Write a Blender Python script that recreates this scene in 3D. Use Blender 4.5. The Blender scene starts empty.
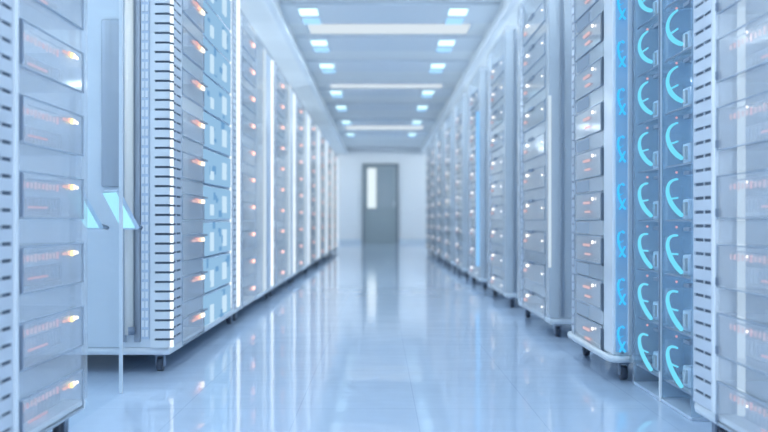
import bpy, bmesh, math, random
from mathutils import Vector, Matrix
random.seed(7)
S = bpy.context.scene
COL = S.collection
PI = math.pi

# ------------------------------------------------------------------ materials
def new_mat(name):
    m = bpy.data.materials.new(name); m.use_nodes = True
    nt = m.node_tree; nt.nodes.clear()
    out = nt.nodes.new('ShaderNodeOutputMaterial')
    return m, nt, out

def pbr(name, col, rough=.4, metal=0., spec=.5, coat=0., noise=None):
    m, nt, out = new_mat(name)
    p = nt.nodes.new('ShaderNodeBsdfPrincipled')
    p.inputs['Base Color'].default_value = (*col, 1)
    p.inputs['Roughness'].default_value = rough
    p.inputs['Metallic'].default_value = metal
    p.inputs['Specular IOR Level'].default_value = spec
    p.inputs['Coat Weight'].default_value = coat
    if noise:                                     # (scale vector, amount): slight mottling of the finish
        sc, amt = noise
        tc = nt.nodes.new('ShaderNodeTexCoord')
        mp = nt.nodes.new('ShaderNodeMapping'); mp.inputs['Scale'].default_value = sc
        nz = nt.nodes.new('ShaderNodeTexNoise'); nz.inputs['Scale'].default_value = 1
        nz.inputs['Detail'].default_value = 3
        rp = nt.nodes.new('ShaderNodeValToRGB')
        rp.color_ramp.elements[0].color = (*[c * (1 - amt) for c in col], 1)
        rp.color_ramp.elements[1].color = (*[min(1, c * (1 + amt)) for c in col], 1)
        rp.color_ramp.elements[0].position = .3; rp.color_ramp.elements[1].position = .7
        nt.links.new(tc.outputs['Object'], mp.inputs[0]); nt.links.new(mp.outputs[0], nz.inputs['Vector'])
        nt.links.new(nz.outputs['Fac'], rp.inputs[0]); nt.links.new(rp.outputs[0], p.inputs['Base Color'])
    nt.links.new(p.outputs[0], out.inputs[0])
    return m

def emit(name, col, strength):
    m, nt, out = new_mat(name)
    e = nt.nodes.new('ShaderNodeEmission')
    e.inputs[0].default_value = (*col, 1); e.inputs[1].default_value = strength
    nt.links.new(e.outputs[0], out.inputs[0])
    return m

def clear(name, tint, body, fac, rough=.08, ior=1.3):
    """Clear acrylic: mostly see-through, a milky body and a Fresnel gloss."""
    m, nt, out = new_mat(name)
    t = nt.nodes.new('ShaderNodeBsdfTransparent'); t.inputs[0].default_value = (*tint, 1)
    p = nt.nodes.new('ShaderNodeBsdfPrincipled')
    p.inputs['Base Color'].default_value = (*body, 1); p.inputs['Roughness'].default_value = rough
    g = nt.nodes.new('ShaderNodeBsdfGlossy'); g.inputs['Roughness'].default_value = rough
    f = nt.nodes.new('ShaderNodeFresnel'); f.inputs[0].default_value = ior
    a = nt.nodes.new('ShaderNodeMixShader'); a.inputs[0].default_value = fac
    b = nt.nodes.new('ShaderNodeMixShader')
    nt.links.new(t.outputs[0], a.inputs[1]); nt.links.new(p.outputs[0], a.inputs[2])
    ge = nt.nodes.new('ShaderNodeNewGeometry')
    k = nt.nodes.new('ShaderNodeMath'); k.operation = 'SUBTRACT'; k.inputs[0].default_value = 1
    q = nt.nodes.new('ShaderNodeMath'); q.operation = 'MULTIPLY'
    nt.links.new(ge.outputs['Backfacing'], k.inputs[1]); nt.links.new(k.outputs[0], q.inputs[0])
    nt.links.new(f.outputs[0], q.inputs[1]); nt.links.new(q.outputs[0], b.inputs[0])
    nt.links.new(a.outputs[0], b.inputs[1]); nt.links.new(g.outputs[0], b.inputs[2])
    nt.links.new(b.outputs[0], out.inputs[0])
    return m

M = {}
M['white'] = pbr('rack_white', (.73, .80, .87), .35)
M['strip'] = pbr('strip_grey', (.60, .67, .77), .35)
M['panel'] = pbr('pale_panel', (.68, .765, .855), .4, noise=((1.2, 1.2, .8), .08))
M['back'] = pbr('rack_back_panel', (.42, .52, .64), .45, noise=((5, 5, 3.2), .38))
M['post'] = pbr('glossy_white_post', (.84, .90, .97), .18, coat=.5)
M['dark'] = pbr('slot_dark', (.10, .14, .20), .6)
M['rubber'] = pbr('caster_dark', (.06, .08, .12), .5)
M['steel'] = pbr('brushed_steel', (.34, .39, .46), .3, metal=.7, noise=((40, 40, .6), .15))
M['chrome'] = pbr('chrome', (.88, .89, .90), .12, metal=1)
M['acrylic'] = clear('clear_acrylic', (.97, .985, 1), (.80, .84, .90), .24)
M['glass'] = clear('clear_glass', (.97, .99, 1), (.7, .8, .92), .03, .03, 1.06)
M['frost'] = clear('milky_acrylic', (.96, .985, 1), (.74, .81, .89), .52, .15)
M['milky'] = clear('milky_drawer', (.97, .985, 1), (.80, .85, .91), .45)
M['bluegl'] = clear('blue_acrylic', (.91, .965, 1), (.58, .72, .86), .25)
M['edge'] = pbr('acrylic_edge', (.36, .44, .55), .25)
M['bay'] = pbr('bay_blue_back', (.62, .74, .85), .4, noise=((4, 4, 3), .3))
M['deep_bay'] = pbr('deep_blue_back', (.36, .56, .78), .35)
M['chrome_sheen'] = pbr('chrome_sheen_tube', (.90, .87, .82), .18, coat=.6)  # chrome tube; its warm bright reflection is put into the base colour
M['module'] = pbr('pale_blue_module', (.53, .65, .80), .3)
M['soft_dark'] = pbr('cable_grey', (.22, .28, .38), .5)
M['wall'] = pbr('wall_paint', (.86, .88, .91), .5)
M['ceil'] = pbr('ceiling_paint', (.88, .92, .95), .45, noise=((.3, 1.3, 1), .06))
M['beam'] = pbr('ceiling_beam_paint', (.80, .86, .92), .4)
M['door'] = pbr('door_grey', (.33, .39, .42), .35)
M['doorframe'] = pbr('door_frame_grey', (.22, .26, .29), .4)
M['doorglass'] = pbr('door_glass_grey', (.33, .39, .43), .08)
M['led_white'] = emit('led_white', (1, .93, .88), 2.2)
M['led_orange'] = emit('led_orange', (1, .52, .38), 1.2)
M['led_core'] = emit('led_warm_core', (1, .86, .68), 1.8)
M['led_yellow'] = emit('led_yellow', (1, .84, .34), 1.6)
M['led_red'] = emit('led_red', (1, .52, .54), .7)
M['led_pink'] = emit('led_pink', (1, .70, .74), .6)
M['led_far'] = emit('led_salmon', (1, .55, .46), 1.7)
M['cyan'] = emit('cyan_tube', (.17, .68, .92), .92)
M['cyan_deep'] = emit('cyan_tube_deep', (.06, .52, .95), .95)
M['screen'] = emit('cyan_screen', (.40, .84, 1), .95)
M['tube_fill'] = emit('inner_fill_tube', (.80, .92, 1), 4)  # unseen fill tubes, added to lift dark rack and bay interiors
M['tube_blue'] = emit('blue_light_tube', (.25, .55, .95), .9)
M['tube'] = emit('white_glow_post', (.88, .96, 1), 1.15)  # white posts, their brightness put in as emission
M['tube_soft'] = emit('soft_glow_tube', (.72, .87, 1), .72)
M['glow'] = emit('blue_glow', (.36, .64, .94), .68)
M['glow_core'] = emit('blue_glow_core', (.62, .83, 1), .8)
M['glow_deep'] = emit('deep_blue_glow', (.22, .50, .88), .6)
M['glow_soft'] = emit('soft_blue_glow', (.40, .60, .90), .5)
M['lamp'] = emit('ceiling_lamp', (.62, .93, 1), 1.6)
M['lamp_soft'] = emit('ceiling_lamp_blue', (.36, .68, 1), 1.0)
M['band_glow'] = emit('glowing_ceiling_band', (.80, .91, 1), .74)  # emission stands in for light caught by pale ceiling paint
M['daylit'] = emit('lit_door_pane', (.80, .93, 1), .85)

# floor: glossy tiles, fine joints
def floor_mat():
    m, nt, out = new_mat('glossy_floor_tiles')
    L = nt.links.new; N = nt.nodes.new
    p = N('ShaderNodeBsdfPrincipled')
    p.inputs['Roughness'].default_value = .06; p.inputs['Specular IOR Level'].default_value = .62
    g = N('ShaderNodeNewGeometry'); sp = N('ShaderNodeSeparateXYZ'); L(g.outputs['Position'], sp.inputs[0])
    def joint(sock, pitch, off, w):
        a = N('ShaderNodeMath'); a.operation = 'ADD'; a.inputs[1].default_value = off; L(sock, a.inputs[0])
        q = N('ShaderNodeMath'); q.operation = 'PINGPONG'; q.inputs[1].default_value = pitch / 2; L(a.outputs[0], q.inputs[0])
        c = N('ShaderNodeMath'); c.operation = 'LESS_THAN'; c.inputs[1].default_value = w; L(q.outputs[0], c.inputs[0])
        return c
    jx = joint(sp.outputs['X'], .36, -.11, .0016); jy = joint(sp.outputs['Y'], .72, .1, .0025)
    mx = N('ShaderNodeMath'); mx.operation = 'MAXIMUM'; L(jx.outputs[0], mx.inputs[0]); L(jy.outputs[0], mx.inputs[1])
    mix = N('ShaderNodeMix'); mix.data_type = 'RGBA'
    mix.inputs['A'].default_value = (.49, .62, .81, 1); mix.inputs['B'].default_value = (.42, .54, .73, 1)
    L(mx.outputs[0], mix.inputs['Factor']); L(mix.outputs['Result'], p.inputs['Base Color'])
    mp = N('ShaderNodeMapping'); mp.inputs['Scale'].default_value = (1.6, 3.2, 1); L(g.outputs['Position'], mp.inputs[0])
    nz = N('ShaderNodeTexNoise'); nz.inputs['Scale'].default_value = 1.5; nz.inputs['Detail'].default_value = 2
    L(mp.outputs[0], nz.inputs['Vector'])
    b = N('ShaderNodeBump'); b.inputs['Strength'].default_value = .10; b.inputs['Distance'].default_value = .02
    L(nz.outputs['Fac'], b.inputs['Height']); L(b.outputs[0], p.inputs['Normal'])
    L(p.outputs[0], out.inputs[0])
    return m
M['floor'] = floor_mat()

# ------------------------------------------------------------------ mesh helpers
class MB:
    """Collects shapes of ONE part; side s mirrors depth d away from the aisle."""
    def __init__(self, s=1): self.bm = bmesh.new(); self.s = s; self.mats = []
    def mi(self, m):
        if m not in self.mats: self.mats.append(m)
        return self.mats.index(m)
    def _fin(self, verts, m, smooth=False):
        i = self.mi(m)
        for f in {f for v in verts for f in v.link_faces}:
            f.material_index = i; f.smooth = smooth
    def box(self, d, u, z, m, bev=0):
        x0, x1 = sorted((self.s * d[0], self.s * d[1])); y0, y1 = u; z0, z1 = z
        r = bmesh.ops.create_cube(self.bm, size=1, matrix=Matrix.Translation(((x0+x1)/2, (y0+y1)/2, (z0+z1)/2)) @ Matrix.Diagonal((x1-x0, y1-y0, z1-z0, 1)))
        vs = r['verts']
        self._fin(vs, m)
        if bev:
            es = list({e for v in vs for e in v.link_edges})
            b = bmesh.ops.bevel(self.bm, geom=es, offset=bev, segments=2, affect='EDGES', profile=.6)
            i = self.mi(m)
            for f in b['faces']: f.material_index = i
    def cyl(self, c, r, h, m, axis='z', seg=14, r2=None):
        R = {'z': Matrix.Identity(4), 'x': Matrix.Rotation(PI/2, 4, 'Y'), 'y': Matrix.Rotation(PI/2, 4, 'X')}[axis]
        q = bmesh.ops.create_cone(self.bm, cap_ends=True, segments=seg, radius1=r, radius2=r if r2 is None else r2, depth=h,
                                  matrix=Matrix.Translation((self.s*c[0], c[1], c[2])) @ R)
        i = self.mi(m)
        for f in {f for v in q['verts'] for f in v.link_faces}:
            f.material_index = i; f.smooth = len(f.verts) == 4
    def ball(self, c, r, m, sc=(1, 1, 1)):
        q = bmesh.ops.create_uvsphere(self.bm, u_segments=12, v_segments=8, radius=r,
                                      matrix=Matrix.Translation((self.s*c[0], c[1], c[2])) @ Matrix.Diagonal((*sc, 1)))
        self._fin(q['verts'], m, True)
    def sweep(self, pts, rad, m, seg=8):
        pts = [Vector((self.s*p[0], p[1], p[2])) for p in pts]
        i = self.mi(m); rings = []
        for k, p in enumerate(pts):
            t = (pts[min(k+1, len(pts)-1)] - pts[max(k-1, 0)]).normalized()
            a = t.cross(Vector((1, 0, 0)))
            if a.length < .05: a = t.cross(Vector((0, 0, 1)))
            a.normalize(); b = t.cross(a)
            r = rad[k] if isinstance(rad, (list, tuple)) else rad
            rings.append([self.bm.verts.new(p + (a*math.cos(2*PI*j/seg) + b*math.sin(2*PI*j/seg))*r) for j in range(seg)])
        for A, B in zip(rings, rings[1:]):
            for j in range(seg):
                f = self.bm.faces.new((A[j], A[(j+1) % seg], B[(j+1) % seg], B[j])); f.smooth = True; f.material_index = i
        for ring in (rings[0][::-1], rings[-1]):
            f = self.bm.faces.new(ring); f.material_index = i
    def quadslab(self, corners, thick, m):
        c = [Vector(v) for v in corners]; n = (c[1]-c[0]).cross(c[3]-c[0]).normalized() * thick
        a = [self.bm.verts.new(v) for v in c]; b = [self.bm.verts.new(v + n) for v in c]
        i = self.mi(m)
        fs = [a[::-1], b] + [(a[j], a[(j+1) % 4], b[(j+1) % 4], b[j]) for j in range(4)]
        for f in fs:
            self.bm.faces.new(f).material_index = i
    def mesh(self, name):
        bmesh.ops.recalc_face_normals(self.bm, faces=self.bm.faces)
        me = bpy.data.meshes.new(name); self.bm.to_mesh(me); self.bm.free()
        for m in self.mats: me.materials.append(m)
        return me
    def build(self, name, parent=None, loc=(0, 0, 0)):
        return put(name, self.mesh(name), parent, loc)

def put(name, me, parent=None, loc=(0, 0, 0)):
    o = bpy.data.objects.new(name, me); COL.objects.link(o)
    if parent is not None: o.parent = parent
    o.location = loc
    return o

def thing(name, label, cat, loc=(0, 0, 0), group=None):
    o = bpy.data.objects.new(name, None); COL.objects.link(o); o.location = loc
    o.empty_display_size = .1
    o['label'] = label; o['category'] = cat
    if group: o['group'] = group
    return o

def struct(o, label=None):
    o['kind'] = 'structure'
    if label: o['label'] = label
    return o

def copy_tree(o, parent=None):
    c = o.copy(); COL.objects.link(c)
    if parent is not None: c.parent = parent
    for ch in list(o.children): copy_tree(ch, c)
    return c

# ------------------------------------------------------------------ room
XL, XR = -2.4, 2.5            # side walls
YB, Y0 = 23.7, -2.0           # far wall, open end behind the camera
ZC, ZS = 2.5, 2.33            # ceiling, lower side soffits
CL, CR = -.88, 1.06           # edges of the raised middle of the ceiling

b = MB(); b.box((XL, XR), (Y0, YB), (-.1, 0), M['floor']); struct(b.build('floor'))
b = MB()
b.box((CL, CR), (Y0, YB), (ZC, ZC+.1), M['ceil'])
b.box((XL, CL), (Y0, YB), (ZS, ZC+.1), M['ceil'])
b.box((CR, XR), (Y0, YB), (ZS, ZC+.1), M['ceil'])
struct(b.build('ceiling'))
b = MB(); b.box((XL-.1, XR+.1), (YB, YB+.15), (0, ZC+.1), M['wall']); struct(b.build('wall_far'))
b = MB(); b.box((XL-.1, XL), (Y0, YB), (0, ZC+.1), M['wall']); struct(b.build('wall_left'))
b = MB(); b.box((XR, XR+.1), (Y0, YB), (0, ZC+.1), M['wall']); struct(b.build('wall_right'))
b = MB(); b.box((XL, XR), (YB-.02, YB), (0, .1), M['panel']); struct(b.build('baseboard_far'))

n = 0
lamp_rows = [2.4, 3.85, 5.3, 6.7, 8.25, 9.65, 11.05, 13.3, 15.0, 17.2, 19.6]
for y in lamp_rows:                                   # shallow cross beams carrying the lamps
    n += 1
    b = MB(); b.box((CL, CR), (y-.36, y+.36), (ZC-.03, ZC), M['beam'], .008)
    struct(b.build('trim_%d' % n))
for x in (CL, CR):                                    # mouldings along the bulkhead edges
    n += 1
    b = MB(); b.box((x-.03, x+.03), (Y0, YB), (ZS-.025, ZS+.03), M['beam'], .006); struct(b.build('trim_%d' % n))

# pale ceiling bands; the light on their paint is put in as emission
ord_ = ['second', 'third', 'fourth', 'fifth', 'sixth', 'seventh', 'eighth']
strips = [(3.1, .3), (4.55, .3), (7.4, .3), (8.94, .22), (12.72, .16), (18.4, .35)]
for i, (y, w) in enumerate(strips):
    t = thing('ceiling_glow_band', 'long pale ceiling band with added glow, %s from the far wall' %
              ['sixth', 'fifth', 'fourth', 'third', 'second', 'first'][i], 'light', (0, y, ZC), 'pale ceiling bands with added glow')
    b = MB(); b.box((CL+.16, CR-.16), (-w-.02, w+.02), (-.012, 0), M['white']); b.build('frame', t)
    b = MB(); b.box((CL+.18, CR-.18), (-w, w), (-.016, -.002), M['band_glow']); b.build('emitter', t)

def make_lamp(label, loc, grp):
    t = thing('ceiling_light', label, 'light', loc, grp)
    b = MB()
    b.box((-.095, .095), (-.31, .33), (-.014, 0), M['beam'], .003); b.build('frame', t)
    b = MB(); b.box((-.08, .08), (-.29, -.06), (-.02, -.006), M['lamp']); b.build('emitter', t)
    b = MB(); b.box((-.08, .08), (.08, .31), (-.02, -.006), M['lamp_soft']); d = b.build('emitter', t); d['label'] = 'bluer diffuser'
    return t
proto = None
N = len(lamp_rows)
cnt = ['first', 'second', 'third', 'fourth', 'fifth', 'sixth', 'seventh', 'eighth', 'ninth', 'tenth', 'eleventh']
for side, x in (('left', -.64), ('right', .70)):
    for i, y in enumerate(lamp_rows):
        lab = 'square cyan-white twin ceiling lamp in the %s row, %s from the far wall' % (side, cnt[N-1-i])
        if proto is None:
            proto = o = make_lamp(lab, (x, y, ZC-.03), 'square ceiling lamps')
        else:
            o = copy_tree(proto); o['label'] = lab
        o.location = (x, y, ZC-.03)

# far door
d = thing('door_1', 'grey door with a tall lit glass pane in the far white wall', 'door', (0, YB, 0)); d['kind'] = 'structure'
b = MB()
b.box((-.47, -.40), (-.07, 0), (0, 2.09), M['doorframe']); b.box((.42, .49), (-.07, 0), (0, 2.09), M['doorframe'])
b.box((-.40, .42), (-.07, 0), (2.02, 2.09), M['doorframe']); b.build('door_frame', d)
b = MB()
b.box((-.40, .42), (-.045, 0), (0, .92), M['door']); b.box((-.40, -.33), (-.045, 0), (.92, 2.02), M['door'])
b.box((.34, .42), (-.045, 0), (.92, 2.02), M['door']); b.box((-.33, .34), (-.045, 0), (1.97, 2.02), M['door'])
b.box((-.10, -.06), (-.045, 0), (.92, 1.97), M['door']); leaf = b.build('door_leaf', d)
b = MB(); b.box((-.30, .32), (-.055, -.045), (.12, .78), M['door'], .004); b.build('kick_panel', leaf)
b = MB(); b.box((-.33, -.10), (-.03, 0), (.92, 1.97), M['daylit']); o = b.build('pane', d); o['label'] = 'bright lit pane'
b = MB(); b.box((-.06, .34), (-.03, 0), (.92, 1.97), M['doorglass']); o = b.build('pane', d); o['label'] = 'dim grey pane'
b = MB(); b.box((.36, .385), (-.10, -.045), (.95, 1.1), M['chrome'], .004); b.build('handle', d)

# ------------------------------------------------------------------ racks
XFL, XFR = -.80, .84
PITCH, LED0 = .17, .157
TOP = 1.92
SLOT = .0364
CACHE = {}

def cached(key, fn):
    if key not in CACHE: CACHE[key] = fn()
    return CACHE[key]

def slit_strip(s, d, u, z, along='u'):
    """A pressed strip with a ladder of open slots over a dark channel."""
    b = MB(s)
    (u0, u1), (z0, z1) = u, z
    w = u1 - u0; a0, a1 = u0 + .07*w, u1 - .07*w
    def bx(p, q, r, m):
        if along == 'u': b.box(q, p, r, m)
        else: b.box(p, q, r, m)
    bx((u0, a0), (d, d+.008), z, M['strip']); bx((a1, u1), (d, d+.008), z, M['strip'])
    zz = z0
    while zz < z1 - .002:
        bx((a0, a1), (d, d+.004), (zz, min(zz+SLOT-.0085, z1)), M['strip']); zz += SLOT
    bx((a0, a1), (d+.004, d+.008), z, M['dark'])
    bx((a0+.42*(a1-a0), a0+.47*(a1-a0)), (d+.001, d+.0038), z, M['strip'])
    return b

def caster(s):
    b = MB(s)
    b.cyl((0, 0, .026), .026, .022, M['rubber'], 'x', 16)
    b.box((-.017, -.012), (-.012, .012), (.018, .066), M['soft_dark']); b.box((.012, .017), (-.012, .012), (.018, .066), M['soft_dark'])
    b.box((-.02, .02), (-.022, .022), (.060, .068), M['soft_dark'])
    return b.mesh('caster')

def drawer_mesh(s, u0, u1, depth, mat):
    z0, z1 = -.082, .025                       # around the line of lights
    b = MB(s)
    b.box((0, .006), (u0, u1), (z0, z1), mat)
    b.box((.006, depth), (u0, u1), (z0, z0+.005), mat)
    b.box((.006, depth), (u0, u0+.005), (z0+.005, z1), mat)
    b.box((.006, depth), (u1-.005, u1), (z0+.005, z1), mat)
    e = .0022                                  # polished edges of the front plate
    b.box((-.002, .004), (u0, u1), (z1-e, z1+.0005), M['edge']); b.box((-.002, .004), (u0, u1), (z0-.0005, z0+e), M['edge'])
    b.box((-.002, .004), (u0-.0005, u0+e), (z0, z1), M['edge']); b.box((-.002, .004), (u1-e, u1+.0005), (z0, z1), M['edge'])
    return b.mesh('server_drawer')

def tube_curve(s, w):
    """Bent light tube: hooks over at the top, bows out, runs down towards the near end; w = its width."""
    b = MB(s)
    ctrl = [(.30, .054), (.60, .054), (.86, .044), (.98, .028), (1.0, .010), (.92, -.010), (.78, -.030), (.58, -.049), (.32, -.067), (.03, -.082)]
    P = []
    for k in range(len(ctrl)-1):
        for t in (0, .33, .66): P.append(tuple(ctrl[k][j]*(1-t) + ctrl[k+1][j]*t for j in (0, 1)))
    P.append(ctrl[-1])
    P = [(u, v*.80-.004) for u, v in P]
    for _ in range(2): P = [P[0]] + [tuple((P[i-1][j]+2*P[i][j]+P[i+1][j])/4 for j in (0, 1)) for i in range(1, len(P)-1)] + [P[-1]]
    n = len(P)
    rad = [.0032 + .0042*min(1, (i/(n-1))*1.6) * (1 if i < n-2 else .8) for i in range(n)]
    return b, [(0, u*w, v) for u, v in P], rad

def rack(label, s, y0, W, spec, group):
    D = spec.get('depth', .85)
    root = thing('server_rack', label, 'server rack', (XFL if s < 0 else XFR, y0, 0), group)
    key = id(spec); TOP = spec.get('top', 1.92); ND = spec.get('n', 11)
    # body
    b = MB(s); b.box((.0, D), (0, W), (.068, .098), M['white'], .012); b.build('base', root)
    b = MB(s); b.box((.0, D), (0, W), (TOP-.03, TOP), M['acrylic']); b.build('top_panel', root)
    bk = spec.get('back', .46)
    b = MB(s); b.box((bk, bk+.02), (.02, W-.02), (.098, TOP-.03), M[spec.get('back_mat', 'frost')])
    bp = b.build('back_panel', root)
    b = MB(s)                                        # cabling seen dimly through the clear fronts
    for q in range(5):
        z = .25 + q*.36
        b.sweep([(bk-.03, .04, z), (bk-.05, W*.3, z+.05), (bk-.04, W*.6, z-.03), (bk-.03, W-.04, z+.02)], .014, M['soft_dark'])
    b.build('cable_loom', root)
    for uu in ((.0, .012), (W-.012, W)):
        if uu[0] == 0 and spec.get('no_near_side'): continue
        b = MB(s); b.box((.03, D), uu, (.098, TOP-.03), M[spec.get('side_mat', 'panel')]); b.build('side_panel', root)
    cm = cached(('caster', s), lambda: caster(s))
    for du in (.05, D-.06):
        for uu in (.06, W-.06): put('caster', cm, root, (s*du, uu, 0))
    # uprights on the aisle face
    for (u0, u1) in spec.get('strips', []):
        slit_strip(s, 0, (u0, u1), (.098, TOP-.03)).build('slotted_strip', root)
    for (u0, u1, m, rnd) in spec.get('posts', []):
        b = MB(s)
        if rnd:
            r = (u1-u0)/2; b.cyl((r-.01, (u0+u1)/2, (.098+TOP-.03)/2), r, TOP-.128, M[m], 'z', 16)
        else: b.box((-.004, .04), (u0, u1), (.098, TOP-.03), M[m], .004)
        o = b.build('glow_tube' if m.startswith('tube') else 'corner_post', root)  # tube materials: bright white posts, glow added through emission
    # drawers
    u0, u1 = spec['drawers']; dep = spec.get('drawer_depth', .34); led = spec['led']
    dm = cached(('drawer', key), lambda: drawer_mesh(s, u0, u1, dep, M[spec.get('drawer_mat', 'acrylic')]))
    def blank():
        b = MB(s); b.box((.004, .009), (u0, u1), (.0285, PITCH-.0855), M[spec.get('blank_mat', 'frost')]); return b.mesh('blanking_panel')
    blm = cached(('blank', key), blank)
    def status(item):
        b = MB(s); kind, du, dz, size, m = item
        if kind == 'ball': b.ball((-.006, led+du, dz), size, M[m], (.6, 1, 1))
        else: b.box((-.008, -.002), (led+du, led+du+size[0]), (dz-size[1]/2, dz+size[1]/2), M[m], .0012)
        return b.mesh('status_light')
    stm = cached(('status', key), lambda: [status(it) for it in spec['status']])
    def latch():
        b = MB(s); lu, lz0, lz1, lw = spec['latch']
        b.box((-.008, -.0005), (lu, lu+lw), (lz0, lz1), M[spec.get('latch_mat', 'soft_dark')], .0015)
        return b.mesh('latch')
    ltm = cached(('latch', key), latch) if spec.get('latch') else None
    def ticks():
        b = MB(s); a, e, m = spec['ticks']; k = 0
        while a < e:
            k += 1; h = .013 if k % 3 else .018
            b.box((.012, .016), (a, a+.0045), (-.004-h/2, -.004+h/2), M['led_pink' if k % 4 else 'led_red']); a += .024
        return b.mesh('indicator_lights')
    tkm = cached(('ticks', key), ticks) if spec.get('ticks') else None
    def board():
        b = MB(s); a, e = u0+.02, u1-.03
        b.box((.05, .054), (a, e), (-.074, -.028), M['frost'])
        for k in range(16): b.box((.048, .05), (a+.02+k*.024, a+.030+k*.024), (-.066, -.034), M['acrylic'])
        for k in range(14): b.box((.008, .011), (a+.06+k*.02, a+.072+k*.02), (.0085, .0115), M['edge'])
        b.box((.03, .034), (a+.12, a+.24), (-.056, -.052), M['led_red'])
        return b.mesh('circuit_board')
    bdm = cached(('board', key), board) if spec.get('ticks') else None
    for k in range(ND):
        z = LED0 + PITCH*k
        dr = put('server_drawer', dm, root, (0, 0, z))
        for sme in stm: put('status_light', sme, dr)
        if ltm: put('latch', ltm, dr)
        if tkm: put('indicator_lights', tkm, dr)
        if bdm: put('circuit_board', bdm, dr)
        if k < ND-1: put('blanking_panel', blm, root, (0, 0, z))
    for (a, e, m) in spec.get('panels', []):
        b = MB(s); b.box((.002, .008), (a, e), (.098, TOP-.03), M[m]); b.build('front_panel', root)
    if spec.get('inner'):  # fill tubes added inside to brighten the drawers
        for uu in spec['inner']:
            b = MB(s); b.cyl((bk-.06, uu, (TOP+.1)/2), .011, TOP-.2, M['tube_fill'], 'z', 12); b.build('inner_fill_tube', root)
    # blue-lit equipment bay beside the drawers
    if spec.get('glow'):
        g0, g1, mA, mB = spec['glow']
        rnd = random.Random(3)
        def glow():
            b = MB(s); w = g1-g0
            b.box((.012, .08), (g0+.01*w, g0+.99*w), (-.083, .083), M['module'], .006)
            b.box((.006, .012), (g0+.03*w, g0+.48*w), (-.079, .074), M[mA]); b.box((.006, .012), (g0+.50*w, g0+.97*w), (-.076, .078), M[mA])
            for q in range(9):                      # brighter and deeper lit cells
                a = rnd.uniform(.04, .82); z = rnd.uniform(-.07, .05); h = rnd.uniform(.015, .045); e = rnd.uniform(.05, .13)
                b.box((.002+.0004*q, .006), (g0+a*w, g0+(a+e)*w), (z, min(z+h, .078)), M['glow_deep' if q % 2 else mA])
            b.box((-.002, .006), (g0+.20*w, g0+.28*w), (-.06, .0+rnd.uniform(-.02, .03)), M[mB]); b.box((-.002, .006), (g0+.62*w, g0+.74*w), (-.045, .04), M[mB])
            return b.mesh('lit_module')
        for k in range(11): put('lit_module', glow(), root, (0, 0, LED0 + PITCH*k))
    return root

# --- left row ---
SL1 = dict(strips=[(.0, .108)], posts=[(.110, .132, 'post', False), (.575, .597, 'acrylic', False)], drawers=(.135, .570), led=.465,
           status=[('ball', 0, 0, .0075, 'led_yellow'), ('ball', .016, .001, .0065, 'led_core'), ('ball', -.018, .001, .006, 'led_orange'), ('ball', .040, 0, .0042, 'led_white'),
                   ('bar', -.06, .0, (.03, .006), 'led_pink')],
           latch=(.139, -.078, .022, .007), ticks=(.15, .43, 0), inner=(.05, .55), side_mat='acrylic', back_mat='back', blank_mat='acrylic', depth=.8, back=.50, drawer_depth=.3)
r = rack('clear-fronted rack with yellow lights on every drawer, nearest on the left aisle edge', -1, 1.855, .60, SL1, 'racks along the left side')

SL2 = dict(strips=[(.035, .205)], posts=[(.004, .026, 'tube', True), (1.60, 1.69, 'tube', False)], drawers=(.215, .66), led=.565,  # glossy white corner post, its shine put in as emission
           status=[('bar', 0, 0, (.075, .016), 'led_core'), ('bar', -.06, 0, (.06, .014), 'led_orange'), ('bar', -.17, -.002, (.10, .010), 'led_pink'), ('bar', -.11, .008, (.05, .006), 'led_red')],
           latch=(.61, .016, .023, .10), glow=(.68, 1.46, 'glow', 'glow_core'), inner=(.10, .67, 1.5), depth=.9, back=.5)
SL2['strips'].append((1.47, 1.59))
r2 = rack('white rack with slotted corner, orange lights and blue glowing bay, behind the cyan screens', -1, 3.43, 1.70, SL2, 'racks along the left side')
# dressing of its camera-side panel
b = MB(-1); b.cyl((.001, .015, 0), .0122, .007, M['dark'], 'z', 14); rm = b.mesh('tube_ring')
for q in range(49): put('tube_ring', rm, r2, (0, 0, .098+q*SLOT+SLOT-.005))
b = MB(); b.box((-.258, -.188), (-.014, 0), (.71, 1.345), M['steel'], .003); b.build('steel_cover', r2)
b = MB(); b.cyl((-.150, -.024, 1.0), .017, 1.70, M['chrome_sheen'], 'z', 20); b.cyl((-.147, -.022, .165), .019, .03, M['soft_dark'], 'z', 16); b.build('side_tube', r2)
b = MB(); b.box((-.182, -.166), (-.012, 0), (.12, 1.86), M['steel']); b.box((-.134, -.112), (-.010, 0), (.12, 1.86), M['steel']); b.build('side_rail', r2)
b = MB()
for q in range(48):
    for x in (-.101, -.087): b.box((x-.005, x+.005), (-.008, -.004), (.14+q*SLOT, .14+q*SLOT+.026), M['post'])
b.box((-.110, -.078), (-.004, 0), (.13, 1.87), M['module']); b.build('perforated_strip', r2)
sl = MB(1)
w0, w1 = -.056, .0
sl.box((-.072, w0), (-.012, 0), (.098, 1.89), M['white'])
zz = .098
while zz < 1.88:
    sl.box((w0, w1), (-.012, 0), (zz, zz+SLOT-.009), M['white']); zz += SLOT
sl.box((w0, w1), (-.002, .0), (.098, 1.89), M['dark']); sl.build('slotted_strip', r2)

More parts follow.
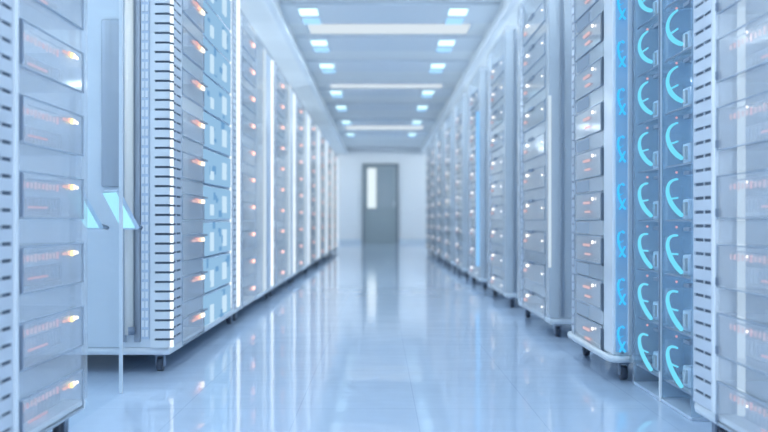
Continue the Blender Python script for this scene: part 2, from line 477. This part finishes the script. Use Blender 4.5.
SLF = dict(strips=[(.0, .05)], posts=[(1.03, 1.13, 'tube_soft', False), (1.46, 1.56, 'tube', False)], drawers=(.06, .62), led=.47,
           status=[('bar', 0, 0, (.07, .020), 'led_far'), ('bar', -.10, 0, (.06, .012), 'led_pink')],
           panels=[(.64, 1.02, 'frost'), (1.14, 1.45, 'module')], top=1.80, n=10, inner=(.3,), depth=.9, back=.45)
first = None
num = ['third', 'fourth', 'fifth', 'sixth', 'seventh', 'eighth', 'ninth']
for k in range(7):
    lab = 'pale rack with salmon lights and white posts with added glow, %s in the left row' % num[k]
    if first is None: first = o = rack(lab, -1, 5.17, 1.62, SLF, 'racks along the left side')
    else: o = copy_tree(first); o['label'] = lab
    o.location = (XFL, 5.17 + 1.72*k, 0)

# --- right row ---
SR1 = dict(strips=[(.53, .668)], posts=[(.502, .528, 'post', False)], drawers=(.05, .498), led=.30,
           status=[('ball', 0, .002, .0026, 'led_white')],
           latch=(.486, -.076, -.056, .005), ticks=(.06, .46, 0), inner=(.04, .60), back_mat='back', depth=.8, back=.5, drawer_depth=.3, blank_mat='acrylic')
r = rack('clear-fronted rack with slotted white upright, nearest on the right aisle edge', 1, 1.745, .67, SR1, 'racks along the right side')
b = MB(); b.cyl((.034, .432, 1.0), .0095, 1.78, M['tube_soft'], 'z', 18); b.build('glow_tube', r)  # chrome bar behind the fronts, its glint put in as emission

SR2 = dict(strips=[(.655, .71)], posts=[(.0, .13, 'post', False)], drawers=(.165, .65), led=.30,
           status=[('ball', 0, 0, .0065, 'led_white'), ('bar', .06, -.014, (.10, .010), 'led_pink'), ('bar', .05, -.05, (.08, .008), 'led_pink')],
           latch=(.134, -.085, .018, .028), latch_mat='dark', drawer_mat='milky', inner=(.07, .68), depth=.85, back=.45)
r = rack('white rack on dark casters with a deep blue tube column, beside the glass bays', 1, 3.235, .71, SR2, 'racks along the right side')
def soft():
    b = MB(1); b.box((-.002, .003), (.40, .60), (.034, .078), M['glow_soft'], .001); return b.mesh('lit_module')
sm = soft()
for k in range(10): put('lit_module', sm, r, (0, 0, LED0 + PITCH*k))
b = MB(1); b.sweep([(.05, .0-.012, .085), (.0, -.008, .085), (-.014, .02, .085), (-.016, .20, .085), (-.016, .66, .085), (-.008, .71, .085), (.05, .722, .085)], .013, M['white']); b.build('bumper', r)

# narrow column of deep blue tubes on its camera side
b = MB(1); b.box((.006, .048), (-.008, 0), (.11, 1.88), M['deep_bay']); b.box((.048, .052), (-.012, 0), (.11, 1.88), M['post']); lc = b.build('lit_column', r)
b = MB(1); P = [(.034, .040), (.026, .046), (.017, .042), (.012, .028), (.012, .012), (.016, -.006), (.022, -.020), (.030, -.036), (.038, -.046)]
b.sweep([(d, -.016, z) for d, z in P], .0042, M['cyan_deep']); b.sweep([(.030, -.016, .012), (.022, -.016, .006), (.013, -.016, .012)], .002, M['cyan_deep'])
b.sweep([(.036, -.0165, -.008), (.028, -.0165, -.026), (.016, -.0165, -.046)], .0036, M['cyan_deep']); tm = b.mesh('glow_tube')
for k in range(11): put('glow_tube', tm, lc, (0, 0, LED0 + PITCH*k))

SRF = dict(strips=[(.85, .93)], posts=[(.0, .09, 'frost', False), (.94, 1.03, 'frost', False)], drawers=(.14, .84), led=.66,
           status=[('ball', 0, 0, .008, 'led_white'), ('bar', .05, -.03, (.05, .016), 'led_pink'), ('ball', -.47, -.02, .005, 'led_white')],
           latch=(.47, .016, .031, .13), drawer_mat='milky', side_mat='frost', top=1.88, n=10, inner=(.3,), depth=.85, back=.42)
first = None
for k in range(8):
    lab = 'pale rack with small dot lights, %s in the right row' % (num + ['tenth'])[k]
    if first is None: first = o = rack(lab, 1, 4.45, 1.03, SRF, 'racks along the right side')
    else: o = copy_tree(first); o['label'] = lab
    o.location = (XFR, 4.45 + 1.55*k, 0)
    if k == 0:
        for dd, m in ((.05, 'steel'), (.12, 'module'), (.17, 'steel')):
            b = MB(1); b.box((dd, dd+.018), (-.014, 0), (.11, 1.86), M[m], .002); b.build('side_rail', o)
    if k == 2:
        b = MB(1); b.box((-.03, -.004), (.0, .05), (.2, 1.5), M['tube_blue']); q = b.build('glow_tube', o); q['label'] = 'blue light tube'

b = MB(1); b.box((-.006, .006), (-.004, .010), (.35, 1.2), M['tube_soft']); b.build('glow_tube', first)  # white line up the corner, drawn with soft emission

# --- bays of cyan tubes on the right ---
def bay(label, y0, W, tw, tu, mat, pm='post'):
    q = 1.077; y0 *= q; W *= q; tw *= q; tu *= q      # the bays stand a little behind the rack line
    t = thing('glass_bay', label, 'cabinet', (XFR+.062, y0, 0), 'glass bays with cyan tubes')
    b = MB(1); b.box((.0, .5), (0, W), (0, .010), M['module'], .003); b.build('base', t)
    b = MB(1); b.cyl((.26, W-.03, 1.0), .010, 1.75, M['tube_fill'], 'z', 12); b.build('inner_fill_tube', t)  # added fill, brightens the bay from within
    b = MB(1); b.box((.30, .32), (0, W), (.012, TOP), M['bay']); b.build('back_panel', t)
    for uu in ((0, .006), (W-.006, W)):
        b = MB(1); b.box((.0, .30), uu, (.012, TOP), M['bluegl']); b.build('side_panel', t)
    b = MB(1); b.box((-.004, .004), (W-.010, W+.002), (.0, TOP), M[pm], .002); b.box((-.007, -.004), (W-.014, W-.005), (.1, TOP), M['soft_dark']); b.build('corner_post', t)
    def tray():
        b = MB(1)
        b.box((.04, .29), (.012, W-.012), (-.088, -.083), M['frost'])
        b.box((.012, .04), (.04, W-.03), (-.088, -.083), M['frost'])
        b.box((.010, .013), (.012, W-.016), (-.089, -.085), M['soft_dark'])
        return b.mesh('shelf_tray')
    trm = tray()
    def pieces():
        L = []
        b = MB(1)
        b.box((.03, .12), (tu+tw*.30, tu+tw*.30+.055), (-.083, -.020), M['module'], .006); L.append(('server_module', b.mesh('server_module'))); b = MB(1)
        b.box((.05, .10), (tu+tw*.02, tu+tw*.02+.03), (-.083, .03), M['panel'], .004); L.append(('power_block', b.mesh('power_block'))); b = MB(1)
        b.box((.022, .03), (tu+tw*.36, tu+tw*.36+.022), (-.07, -.03), M['frost']); L.append(('socket_cover', b.mesh('socket_cover'))); b = MB(1)
        b.box((.02, .05), (tu+tw*.05, tu+tw*.45), (.052, .064), M['soft_dark'], .002); L.append(('tube_clip', b.mesh('tube_clip'))); b = MB(1)
        b.ball((.02, tu+tw*.9, .064), .004, M['led_red']); L.append(('status_light', b.mesh('status_light')))
        return L
    mdm = pieces()
    bb, P, rad = tube_curve(1, tw); bb.sweep(P, rad, M[mat])
    tkz = bb; tkz.sweep([(0, tw*.88, -.018), (.0, tw*.6, -.018), (.0, tw*.28, -.017)], .003, M[mat])
    cm = bb.mesh('glow_tube')
    for k in range(11):
        z = LED0 + PITCH*k + .0
        tr = put('shelf_tray', trm, t, (0, 0, z))
        for nm, me in mdm: put(nm, me, tr)
        o = put('glow_tube', cm, tr, (-.004, tu, 0))
    return t
bay('glass bay of cyan tubes between the slotted upright and a thin pale post', 2.420, .272, .125, .066, 'cyan')
bay('glass bay of cyan tubes beyond the thin pale post, second from the camera', 2.695, .278, .13, .070, 'cyan', 'acrylic')

# --- glass pane and tilted screens by the left racks ---
t = thing('glass_partition', 'clear floor-standing glass pane with a bright edge beside the nearest left rack', 'glass panel', (-.872, 2.47, 0))
b = MB(); b.box((-.005, .005), (0, .555), (.0, 2.2), M['glass']); b.build('pane', t)
b = MB(); b.box((-.006, .006), (.555, .563), (.0, 2.2), M['post'], .001); b.build('edge_trim', t)

def screen(label, px):
    y = 3.17; k = y/900
    x = (px-380)*k; z = .58 + (221-193)*k
    t = thing('tilted_screen', label, 'screen', (x, y, z), 'cyan tilted screens')
    a = Vector((.066, -.066, 0)); d = Vector((.051, .050, -.122)); nrm = a.cross(d).normalized()
    if nrm.y > 0: nrm = -nrm
    def slab(o, aa, dd, th, m):
        b = MB()
        o = Vector(o); b.quadslab([o, o+aa, o+aa+dd, o+dd], th, m)
        return b
    # keep the glowing face towards the camera
    c = a.normalized()*.004; e = d.normalized()*.004
    b = MB(); o = -c-e - nrm*.002
    q = [o, o+a+2*c, o+a+d+2*c+2*e*1.6, o+d+2*e*1.6]
    nn = (q[1]-q[0]).cross(q[3]-q[0]).normalized()
    b.quadslab(q, .012 if nn.dot(nrm) < 0 else -.012, M['module']); b.build('housing', t)
    q = [Vector((0, 0, 0)), a, a+d, d]
    b = MB(); b.quadslab(q, .0025 if nn.dot(nrm) > 0 else -.0025, M['screen']); b.build('screen_panel', t)
    b = MB(); m0 = d*.9+a*.3-nrm*.012; b.sweep([tuple(m0), tuple(m0+Vector((.0, .10, -.01))), tuple(m0+Vector((0, 3.43-3.17-.066, -.02)))], .008, M['soft_dark'])
    b.build('bracket', t)
    return t
screen('cyan glowing tilted screen closer to the pale upright tube on the left', 103)
screen('cyan glowing tilted screen half hidden by the nearest left rack', 67)

# ------------------------------------------------------------------ light, camera
def lamp(x, y, z, watts, spot=True):
    l = bpy.data.lights.new('lamp_light', 'SPOT' if spot else 'POINT'); l.energy = watts; l.color = (.83, .945, 1); l.shadow_soft_size = 0.0
    if spot: l.spot_size = PI*.78; l.spot_blend = .8
    o = bpy.data.objects.new('lamp_light', l); COL.objects.link(o); o.location = (x, y, z)
for y in [1.0] + [v for v in lamp_rows if v < 13.5]:
    for x in (-.64, .70): lamp(x, y, ZC-.07, 15 if y < 5 else 22)
for y in (1, 3.5, 6, 8.5, 11, 13.5, 16, 18.5, 20.5, 22.0):
    for x in (-2.05, 2.1): lamp(x, y, ZS-.08, 26 if y < 15 else 15, False)

w = bpy.data.worlds.new('world'); S.world = w; w.use_nodes = True
bg = w.node_tree.nodes['Background']; bg.inputs[0].default_value = (.73, .875, 1, 1); bg.inputs[1].default_value = 1.3

cam = bpy.data.cameras.new('camera'); co = bpy.data.objects.new('camera', cam); COL.objects.link(co)
co.location = (0, 0, .58); co.rotation_euler = (PI/2, 0, 0)
cam.sensor_width = 36; cam.lens = 900/768*36
cam.shift_x = 4/768; cam.shift_y = 5/768
cam.clip_start = .05
cam.dof.use_dof = True; cam.dof.focus_distance = 3.0; cam.dof.aperture_fstop = 2.3
S.camera = co
S.cycles.transparent_max_bounces = 24
S.cycles.max_bounces = 10
S.view_settings.view_transform = 'Standard'; S.view_settings.look = 'None'
S.view_settings.gamma = 1; S.view_settings.use_curve_mapping = False
S.view_settings.exposure = 0.29
